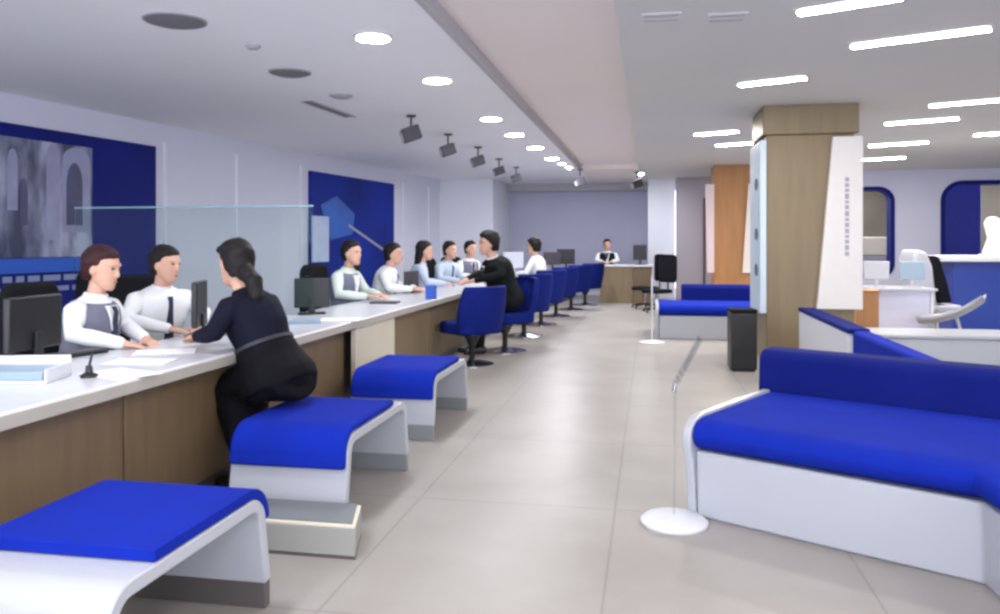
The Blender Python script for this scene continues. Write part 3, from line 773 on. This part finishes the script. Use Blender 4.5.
TORSO = [(-.10, .13, .10), (-.06, .165, .125), (.0, .178, .132), (.10, .155, .115), (.20, .150, .110), (.30, .168, .115), (.38, .178, .112), (.43, .165, .098), (.465, .11, .078), (.49, .065, .06)]
TORSO_F = [(-.10, .14, .11), (-.06, .175, .135), (.0, .18, .135), (.10, .145, .105), (.18, .132, .10), (.28, .145, .118), (.36, .155, .108), (.42, .145, .09), (.455, .10, .07), (.48, .055, .052)]
def person(loc, rz, label, top='shirt', hair='short', hairm='hair', female=False, lean=12, head_yaw=0, head_pitch=0, seat=.46, scale=1.0,
           arms=None, voxel=.009, vest=None, tie=None, legs=True, knee=.43, collar=None, skirt=None, bottoms='suit', thick=1.0, vcollar=None, kneel=(0, 0), foot_dx=.05):
    r = thing('person', label, 'person', loc, rz)
    r.scale = (scale,) * 3
    hip = Vector((0, 0, seat + .115))
    la = math.radians(lean)
    sd = Vector((0, math.sin(la), math.cos(la))); fw = Vector((0, math.cos(la), -math.sin(la)))
    X = Vector((1, 0, 0))
    T = TORSO_F if female else TORSO
    tl = thick
    def ring(s_, rx, ry, n=20, inf=0):
        c = hip + sd * s_
        return [c + X * (rx * tl + inf) * math.cos(2 * PI * k / n) + fw * (ry * tl + inf) * math.sin(2 * PI * k / n) for k in range(n)]
    sh_w = .175 if not female else .155
    sh = [hip + sd * .41 + X * s_ * sh_w for s_ in (-1, 1)]
    # head frame
    nk0 = hip + sd * .44; nk1 = hip + sd * .56 + Vector((0, .012, 0))
    HM = Matrix.Translation(nk1 + Vector((0, .018, .085))) @ Matrix.Rotation(math.radians(head_yaw), 4, 'Z') @ Matrix.Rotation(math.radians(head_pitch), 4, 'X')
    # arms: [side] -> (elbow, wrist) in local coordinates
    if arms is None:
        arms = [((-.25, .16, .82), (-.12, .40, .80)), ((.25, .16, .82), (.12, .40, .80))]
    body = MB()
    body.loft([ring(*q) for q in T])
    body.tube([nk0, nk1, HM @ Vector((0, -.01, -.03))], [.058 * (0.9 if female else 1), .052 * (.9 if female else 1), .055], seg=14)
    hs = [(-.118, .022, .022, .062), (-.105, .040, .040, .052), (-.08, .055, .062, .032), (-.045, .065, .083, .012), (0, .073, .094, .002), (.04, .076, .098, -.002), (.075, .070, .09, -.005), (.10, .052, .066, -.008), (.115, .026, .034, -.01)]
    body.loft([[HM @ Vector((rx * math.cos(2 * PI * k / 20), off + ry * math.sin(2 * PI * k / 20), z)) for k in range(20)] for z, rx, ry, off in hs])
    body.tube([HM @ Vector((0, .086, .028)), HM @ Vector((0, .098, -.008)), HM @ Vector((0, .104, -.024))], [.009, .012, .014], seg=8)
    body.ell(HM @ Vector((0, .088, -.064)), (.024, .012, .012), HM.to_3x3().to_4x4(), seg=10)
    for s_ in (-1, 1):
        body.ell(HM @ Vector((s_ * .077, -.005, -.008)), (.010, .020, .032), HM.to_3x3().to_4x4(), seg=10)
        body.ell(HM @ Vector((s_ * .032, .085, .034)), (.026, .012, .009), HM.to_3x3().to_4x4(), seg=10)
    sl = MB()
    for i, s_ in enumerate((-1, 1)):
        el, wr = Vector(arms[i][0]), Vector(arms[i][1])
        mid = sh[i].lerp(el, .5)
        body.tube([sh[i], mid, el, el.lerp(wr, .35), wr], [.052, .047, .040, .038, .026], seg=12)
        sl.tube([sh[i] + X * s_ * -.02, sh[i], mid, el, el.lerp(wr, .35), el.lerp(wr, .93)], [.06, .064, .056, .050, .048, .036], seg=14)
        hand(body, wr, (wr - el), Vector((0, 0, 1)), -s_, 1.0, .5)
        if legs:
            hp = hip + X * s_ * .09 + Vector((0, .02, -.02))
            kn = Vector((s_ * (.10 + .0) + kneel[0], knee + kneel[1], seat + .05)); an = Vector((s_ * .09 + kneel[0], knee - foot_dx, .09))
            body.tube([hp, hp.lerp(kn, .5), kn, kn.lerp(an, .35), an], [.085, .075, .055, .052, .036], seg=14)
            body.tube([an + Vector((0, -.03, -.045)), an + Vector((0, .06, -.055)), an + Vector((0, .15, -.062))], [.034, .034, .026], seg=10)
    body.build('body', 'skin', r, remesh=voxel, sm=3)
    # clothing
    g = MB(); g.loft([ring(a, b, c, inf=.016) for a, b, c in T])
    for v in (): pass
    top_o = g
    # merge sleeves in the same garment
    me_tmp = bpy.data.meshes.new('tmp'); sl.bm.to_mesh(me_tmp); sl.bm.free(); top_o.bm.from_mesh(me_tmp); bpy.data.meshes.remove(me_tmp)
    nm = {'shirt': 'shirt', 'shirtg': 'shirt', 'shirtb': 'shirt', 'jacket': 'jacket', 'suit': 'suit_jacket'}[top]
    top_o.build(nm, top, r, remesh=max(voxel, .009), sm=5)
    if vest:
        MB().loft([ring(a, b, c, inf=.034) for a, b, c in T[1:9]]).build('vest', vest, r, remesh=.01, sm=3)
    if vcollar or vest:
        # V of shirt showing at the front of the chest
        mb = MB()
        def cp(x, s_, o):
            ry = .112 if not female else .112
            return hip + sd * s_ + X * x + fw * (ry * tl + o)
        inf = .050 if vest else .028
        for oo in (0,):
            fr_ = [cp(-.05, .445, inf - .04), cp(.05, .445, inf - .04), cp(.036, .38, inf - .012), cp(0, .20, inf), cp(-.036, .38, inf - .012)]
            bk = [q - fw * .03 for q in fr_]
            mb.loft([bk, fr_])
        mb.build('shirt_front', 'shirt' if not vcollar else vcollar, r, bevel=.004)
    mb = MB()
    cr = .062 if not female else .055
    for s0_, r0 in ((.455, cr + .014), ):
        mb.loft([[nk0.lerp(nk1, t_) + (X * math.cos(2 * PI * k / 18) + fw * math.sin(2 * PI * k / 18)) * q for k in range(18)] for t_, q in ((-.25, cr + .042), (.05, cr + .024), (.50, cr + .008), (.52, cr - .002), (.1, cr), (-.2, cr))])
    mb.build('collar', collar or top, r)
    if tie:
        f0 = .056 if vest else .032
        def tp(x, s_, o): return hip + sd * s_ + X * x + fw * (.112 * tl + o + f0)
        mb = MB(); A_ = [tp(-.02, .445, -.035), tp(.02, .445, -.035), tp(.014, .415, -.018), tp(.034, .14, -.004), tp(0, .09, 0), tp(-.034, .14, -.004), tp(-.014, .415, -.018)]
        mb.loft([[q - fw * .012 for q in A_], A_]).build('tie', tie, r, bevel=.002)
    if legs:
        mb = MB()
        mb.loft([ring(a, b, c, inf=.018) for a, b, c in T[:4]])
        for s_ in (-1, 1):
            hp = hip + X * s_ * .09 + Vector((0, .02, -.02))
            kn = Vector((s_ * .10 + kneel[0], knee + kneel[1], seat + .05)); an = Vector((s_ * .09 + kneel[0], knee - foot_dx, .09))
            mb.tube([hp, hp.lerp(kn, .5), kn, kn.lerp(an, .35), an + Vector((0, 0, .02))], [.098, .088, .068, .064, .050], seg=14)
        mb.build('trousers', bottoms, r, remesh=.011, sm=4)
        for s_ in (-1, 1):
            an = Vector((s_ * .09 + kneel[0], knee - foot_dx, .09))
            MB().tube([an + Vector((0, -.035, -.045)), an + Vector((0, .06, -.05)), an + Vector((0, .165, -.058))], [.043, .042, .030], seg=12).build('shoe', 'black', r)
    if skirt:
        mb = MB()
        n = 20
        secs = []
        for t_, y, z, rx, rz_ in ((0, -.16, seat + .09, .13, .07), (.1, -.13, seat + .11, .185, .11), (.4, .02, seat + .115, .21, .125), (.7, .16, seat + .09, .19, .11), (1, .26, seat + .05, .165, .10)):
            secs.append([Vector((rx * math.cos(2 * PI * k / n), y + .02 * math.sin(2 * PI * k / n), z + rz_ * math.sin(2 * PI * k / n) - .0)) for k in range(n)])
        mb.loft(secs)
        mb.loft([[Vector((rx * math.cos(2 * PI * k / n), y + ry * math.sin(2 * PI * k / n), z)) for k in range(n)] for y, z, rx, ry in ((.20, seat + .06, .16, .12), (.22, seat - .05, .165, .11), (.18, seat - .2, .15, .10), (.14, .16, .14, .095))])
        mb.loft([ring(a, b, c, inf=i_) for (a, b, c), i_ in zip(T[1:5], (.04, .042, .034, .028))])
        mb.build('skirt', skirt, r, remesh=.011, sm=8)
        c = hip + sd * .15
        mb = MB(); mb.loft([ring(.175, .138, .104, inf=.026), ring(.195, .137, .103, inf=.026)]); mb.build('belt', mat('belt_grey', (36, 37, 48), .6), r)
    # hair
    H = HM
    mb = MB()
    hk = 1.0 if hair != 'thick' else 1.13
    hsx = [(-.075, .055, .045, -.055), (-.045, .072, .062, -.044), (0, .086, .075, -.036), (.035, .092, .086, -.030), (.058, .090, .094, -.026), (.078, .085, .100, -.010), (.100, .074, .092, -.008), (.120, .055, .070, -.012), (.136, .026, .036, -.014)]
    mb.loft([[H @ Vector((hk * rx * math.cos(2 * PI * k / 20), off * hk + hk * ry * math.sin(2 * PI * k / 20), z * (1 if z < 0 else hk))) for k in range(20)] for z, rx, ry, off in hsx])
    HR = H.to_3x3().to_4x4()
    if hair == 'bun':
        mb.ell(H @ Vector((0, -.135, -.01)), (.045, .04, .045), HR)
    if hair == 'long':
        mb.loft([[H @ Vector((rx * math.cos(2 * PI * k / 16), off + ry * math.sin(2 * PI * k / 16), z)) for k in range(16)] for z, rx, ry, off in ((.03, .085, .06, -.055), (-.07, .085, .055, -.07), (-.17, .08, .045, -.085), (-.27, .055, .03, -.10), (-.30, .02, .015, -.10))])
    if hair == 'ponytail':
        mb.ell(H @ Vector((0, -.10, -.06)), (.05, .05, .05), HR)
        mb.tube([H @ Vector((0, -.11, -.06)), H @ Vector((.01, -.155, -.11)), H @ Vector((.015, -.165, -.19)), H @ Vector((.01, -.15, -.27))], [.04, .047, .04, .015], seg=12)
        mb.ell(H @ Vector((.0, .06, .085)), (.07, .05, .035), HR)
    ho = mb.build('hair', hairm, r, remesh=.007, sm=4)
    dm = ho.modifiers.new('d', 'DISPLACE'); dm.texture = HAIRTEX; dm.strength = .012; dm.mid_level = .45; dm.texture_coords = 'LOCAL'
    for s_ in (-1, 1):
        MB().ell(H @ Vector((s_ * .031, .086, .014)), (.013, .008, .006), HR, seg=10).build('eye', 'eye', r)
    MB().ell(H @ Vector((0, .098, -.064)), (.02, .005, .005), HR, seg=10).build('mouth', 'lip', r)
    return r

# customer on the second stool, leaning to the counter
person((-1.97, 4.0, 0), face(-.95, .18), 'woman customer in dark navy jacket and black skirt, leaning over the counter from a stool', top='jacket', hair='ponytail', female=True, lean=25, head_yaw=-22, head_pitch=-8,
       seat=.475, scale=1.02, arms=[((-.27, .18, .84), (-.14, .40, .80)), ((.26, .16, .84), (.10, .40, .80))], voxel=.007, bottoms='skirt', knee=.25, skirt='skirt', collar='jacket', thick=1.12, foot_dx=.13)
# the two nearest clerks
person((-3.12, 3.98, 0), face(.97, .05), 'clerk with short reddish-brown hair, white shirt, grey vest and dark tie', top='shirt', hair='short', hairm='hairr', female=True, lean=8, head_yaw=4, head_pitch=-10,
       seat=.46, scale=.97, arms=[((-.24, .10, .86), (-.10, .32, .80)), ((.24, .10, .86), (.12, .32, .80))], vest='vest', tie='tie', voxel=.007, knee=.38)
person((-3.26, 4.85, 0), face(.86, -.42), 'male clerk in a white shirt and dark tie, facing the woman customer', top='shirt', hair='short', female=False, lean=9, head_yaw=22, head_pitch=-6,
       seat=.46, scale=.97, arms=[((-.30, .12, .86), (-.10, .36, .80)), ((.28, .14, .86), (.12, .38, .80))], tie='tie', voxel=.008, thick=1.06, knee=.38)
# clerks farther along
def clerk(px, X, label, **k):
    r_ = ad(px, 1.0); y = r_.y / r_.x * X
    sc_ = k.pop('scale', 1.0); f_ = k.pop('f', (.95, -.2))
    return person((X, y, 0), face(*f_), label, scale=sc_, voxel=.011, **k)
clerk(339, -3.08, 'clerk in a pale green-white shirt and grey vest, next after the glass partition', top='shirtg', female=True, vest='vest', knee=.38, hairm='hair', seat=.47)
clerk(379, -3.05, 'male clerk in a white shirt with dark tie, writing before the far blue panel', top='shirt', tie='tie', lean=14, knee=.38, seat=.45, f=(.95, .1), thick=1.05)
clerk(413, -2.98, 'clerk with long dark hair turned toward the row of chairs', top='shirtb', hair='long', female=True, knee=.36, f=(.95, .35), seat=.47)
clerk(442, -2.92, 'clerk in pale blue shirt and dark tie, between the long-haired clerk and the vested one', top='shirtb', tie='tie', knee=.34, seat=.47, f=(.9, -.4))
clerk(464, -2.88, 'clerk in grey vest facing the man in the dark suit', top='shirt', vest='vest', tie='tie', knee=.32, seat=.48, f=(.8, -.5))
# customer in dark suit
c = chairs[0]
person((c.x + .02, c.y - .02, 0), face(-.80, -.50), 'man customer with thick black hair and dark suit, leaning over the counter', top='suit', hair='thick', lean=19, head_yaw=0, seat=.46, scale=1.10, voxel=.010,
       arms=[((-.28, .18, .86), (-.14, .42, .80)), ((.28, .18, .86), (.12, .42, .80))], vcollar='shirt', collar='shirt', knee=.34, thick=1.38, foot_dx=.0)
c = chairs[2]
person((c.x, c.y, 0), face(-.9, .2), 'customer with black hair and white collar on the middle blue chair', top='shirt', hair='thick', lean=10, seat=.48, scale=1.02, voxel=.011, knee=.36)
p = ad(607, 18.4)
person((p.x, p.y, 0), face(.1, -1), 'clerk in a pale shirt behind the small brown desk at the far end', top='shirt', hair='short', vest='suit', lean=2, seat=.52, scale=1.0, voxel=.012, knee=.30,
       arms=[((-.24, .08, .92), (-.10, .26, .90)), ((.24, .08, .92), (.12, .26, .90))])

# ---------------------------------------------------------------- staff chairs
def staff_chair(loc, rz, label):
    r = thing('office_chair', label, 'chair', loc, rz, 'black office chairs behind the counter')
    MB().prism(rrect(-.24, .24, -.22, .22, .08), 'z', .37, .44).build('seat', 'blackf', r, bevel=.025)
    MB().prism(rrect(-.22, .22, .56, 1.10, .09), 'y', -.335, -.27).build('backrest', 'blackf', r, bevel=.025)
    MB().tube([(0, -.1, .40), (0, -.31, .42), (0, -.315, .7)], .018).build('back_bracket', 'black', r)
    MB().tube([(0, 0, .09), (0, 0, .37)], .028, ball=False).build('pedestal', 'chrome', r)
    mb = MB()
    for k in range(5):
        a = k * 2 * PI / 5 + .3
        mb.tube([(0, 0, .09), (.26 * math.cos(a), .26 * math.sin(a), .06)], [.024, .016])
    mb.build('star_base', 'black', r)
    for k in range(5):
        a = k * 2 * PI / 5 + .3
        MB().ell((.27 * math.cos(a), .27 * math.sin(a), .03), (.026, .02, .03), seg=10).build('caster', 'black', r)
staff_chair((-3.15, 3.98, 0), face(.97, .05), 'black office chair under the clerk with reddish-brown hair')
staff_chair((-3.30, 4.87, 0), face(.86, -.42), 'black office chair under the male clerk facing the woman customer')
for px, X, lb, f_ in ((339, -3.1, 'black office chair under the clerk in pale green-white shirt', (.95, -.2)), (379, -3.08, 'black office chair under the writing male clerk', (.95, .1)),
                  (413, -3.0, 'black office chair under the clerk with long dark hair', (.95, .35)), (442, -2.95, 'black office chair under the clerk in pale blue shirt', (.9, -.4)), (464, -2.92, 'black office chair under the clerk in grey vest farther along', (.8, -.5))):
    r_ = ad(px, 1.0); staff_chair((X, r_.y / r_.x * X, 0), face(*f_), lb)
p = ad(131, 6.25)
e = staff_chair((p.x, p.y, 0), face(.5, .8), 'empty black office chair behind and between the two nearest clerks')

# ---------------------------------------------------------------- things on the counter
def monitor(p, rz, label, W=.44, H=.30, mh='black', z=.745, lift=.10):
    r = thing('computer_monitor', label, 'monitor', (p.x, p.y, z), rz, 'computer monitors')
    MB().box(-W / 2, W / 2, -.02, .012, lift, lift + H).build('screen_housing', mh, r, bevel=.008)
    MB().box(-W / 2 + .012, W / 2 - .012, .012, .015, lift + .012, lift + H - .012).build('screen', 'screen', r)
    MB().box(-.025, .025, -.035, -.02, .01, lift + .08).build('neck', mh, r, bevel=.003)
    MB().prism(rrect(-.11, .11, -.09, .07, .03), 'z', 0, .012).build('foot', mh, r, bevel=.003)
monitor(ad(33, 3.58), face(-.97, -.1), 'large black monitor at the left picture edge beside the clerk in grey vest', W=.36, H=.24, lift=.10)
monitor(ad(199, 4.95), face(-.87, -.30), 'narrow-looking black monitor between the male clerk and the woman customer', W=.30, H=.28, lift=.06)
monitor(ad(312, 6.5), face(-.4, 1), 'black monitor standing on the counter past the woman customer', W=.28, H=.24, lift=.05)
monitor(ad(411, 9.3), face(-.8, .2), 'small dark monitor in front of the clerk with long dark hair', W=.3, H=.2, lift=.05, mh='spot')
monitor(ad(513, 15.2), face(-.5, .8), 'pale monitor on the far counter behind the man in the dark suit', W=.42, H=.3, mh='grey')
monitor(ad(566, 18.0), face(-.1, .9), 'dark monitor on the far counter near the last blue chairs', W=.4, H=.34, mh='black')
monitor(ad(552, 17.4), face(-.5, .8), 'dark monitor on the far counter, left of the last one', W=.4, H=.28, mh='spot')
p = ad(640, 17.9); monitor(p, face(0, 1), 'dark upright monitor on the right end of the small brown desk', W=.3, H=.34, z=.84)

def flat(name, px, py, z, w, d, h, m_, rz, label, cat, bevel=.003, group=None):
    p = at(px, py, z)
    o = MB().box(-w / 2, w / 2, -d / 2, d / 2, 0, h).build(name, m_, bevel=bevel)
    o.location = (p.x, p.y, z); o.rotation_euler = (0, 0, rz)
    return tag(o, label, cat, group)
CT_ = .746
flat('paper_sheet', 165, 352, CT_, .30, .21, .003, 'paper', .5, 'white paper lying before the male clerk', 'paper', group='papers on the counter')
flat('paper_sheet', 140, 362, CT_, .30, .21, .004, 'paper', .2, 'white paper lying in front of the clerk in grey vest', 'paper', group='papers on the counter')
flat('paper_sheet', 120, 374, CT_, .21, .30, .003, 'paper', 1.2, 'white paper on the counter just right of the small black holder', 'paper', group='papers on the counter')
flat('paper_sheet', 340, 320, CT_, .30, .21, .006, 'paper', .2, 'paper on the counter past the black monitor', 'paper', group='papers on the counter')
flat('folder', 305, 323, CT_, .22, .16, .025, 'tealg', .4, 'grey-blue folder on the counter right of the woman customer', 'folder')
flat('folder', 385, 303, CT_, .26, .18, .015, 'spot', .1, 'dark folder under the hands of the writing clerk', 'folder')
# leaflet tray, left end
p = at(20, 380, CT_)
tr = thing('leaflet_tray', 'pale grey-blue leaflet tray at the left end of the counter', 'tray', (p.x, p.y, CT_), .25)
MB().box(-.16, .16, -.11, .11, 0, .012).box(-.16, .16, .10, .11, .012, .09).box(-.16, -.15, -.11, .10, .012, .06).box(.15, .16, -.11, .10, .012, .06).build('tray_body', 'whitem', tr, bevel=.003)
MB().box(-.14, .14, -.10, .09, .013, .05).build('leaflet_stack', 'tealg', tr, bevel=.002)
# small black holder
p = at(89, 377, CT_)
ph = thing('pen_holder', 'small black pen holder near the front edge of the counter', 'pen holder', (p.x, p.y, CT_))
MB().lathe([(.0001, 0), (.035, 0), (.035, .01), (.016, .02), (.012, .05), (.0001, .05)], seg=20).build('holder_base', 'black', ph)
MB().tube([(0, 0, .045), (.012, .004, .10)], [.006, .005], seg=8).build('pen', 'tie', ph)
p = at(72, 356, CT_)
kb = thing('desk_keyboard', 'dark keyboard before the clerk in grey vest', 'keyboard', (p.x, p.y, CT_), face(-.9, .2))
MB().box(-.17, .17, -.06, .06, 0, .018).build('keyboard_body', 'black', kb, bevel=.004)
MB().box(-.16, .16, -.05, .05, .018, .022).build('keys', 'spot', kb, bevel=.001)
p = at(431, 299, CT_)
tag(MB().box(-.05, .05, -.04, .04, 0, .14).build('card_box', mat('mid_blue_card', (40, 84, 176), .5), bevel=.004, loc=(p.x, p.y, CT_)), 'small blue box on the counter before the clerk in pale blue shirt', 'box')

# black chairs at the far right of the aisle end
for px, d, rz, lb in ((645, 16.2, 1.2, 'black office chair at the small brown desk, back turned'), (657, 15.2, 2.4, 'black office chair beside the white pier, nearer the far sofa')):
    p = ad(px, d); staff_chair((p.x, p.y, 0), rz, lb)

# ---------------------------------------------------------------- lights
def area(name, loc, size, power, color=(1, 1, 1), sizey=None, rz=0, shape='DISK'):
    l = bpy.data.lights.new(name, 'AREA'); l.energy = power; l.color = color
    l.shape = 'RECTANGLE' if sizey else shape; l.size = size
    if sizey: l.size_y = sizey
    o = bpy.data.objects.new(name, l); COL.objects.link(o); o.location = loc; o.rotation_euler = (0, 0, rz)
    o.visible_camera = True
    return o
WARM = (1, .95, .88); COOL = (.90, .93, 1)
for p in lamp_pts:
    area('downlight_lamp', (p.x, p.y, CEIL - .02), .24, 20, (.96, .96, 1))
for y in (-1.5, .6, 2.5):
    area('downlight_lamp', (-1.95, y, CEIL - .02), .24, 20, (.96, .96, 1))
for p, L in lin_pts:
    area('slot_lamp', (p.x, p.y, CEIL - .022), L, 21 if p.y < 10 else 38, WARM, .1, -math.radians(24))
for x, y in ((.9, 1.2), (2.6, 2.6), (4.6, 1.5), (.9, -1.2), (4.2, -1.2)):
    linear_light(Vector((x, y, 0)), .8, 'slot light in the lounge ceiling, outside the picture toward the entrance')
    area('slot_lamp', (x, y, CEIL - .022), .8, 22, WARM, .1, -math.radians(24))
for x in (4.4, 7.2):  # unseen lamps and fixtures added to brighten the room behind the openings
    linear_light(Vector((x, 18.7, 0)), .8, 'added unseen slot light brightening the room behind the round-cornered openings', rz=0)
    area('slot_lamp', (x, 18.7, CEIL - .022), .8, 40, COOL, .1)
for p, e_ in zip(small_pts, (34, 34, 34)):
    area('recessed_lamp', (p.x, p.y, CEIL - .02), .1, e_, COOL)
w = bpy.data.worlds.new('world'); sc.world = w; w.use_nodes = True
w.node_tree.nodes['Background'].inputs[0].default_value = (.86, .90, 1, 1)
w.node_tree.nodes['Background'].inputs[1].default_value = 4.3

# ---------------------------------------------------------------- camera
cam = bpy.data.cameras.new('camera'); co = bpy.data.objects.new('camera', cam); COL.objects.link(co)
cam.sensor_fit = 'HORIZONTAL'; cam.sensor_width = 36; cam.lens = FL / 1000 * 36
cam.shift_y = -(307 - HY) / 1000
co.location = (0, 0, EYE); co.rotation_euler = (PI / 2, 0, TH)
cam.clip_end = 100
sc.camera = co
sc.view_settings.view_transform = 'Standard'; sc.view_settings.look = 'None'
sc.view_settings.gamma = 1; sc.view_settings.use_curve_mapping = False
sc.view_settings.exposure = 0.42
sc.cycles.filter_width = 2.8
sc.cycles.max_bounces = 8; sc.cycles.diffuse_bounces = 5
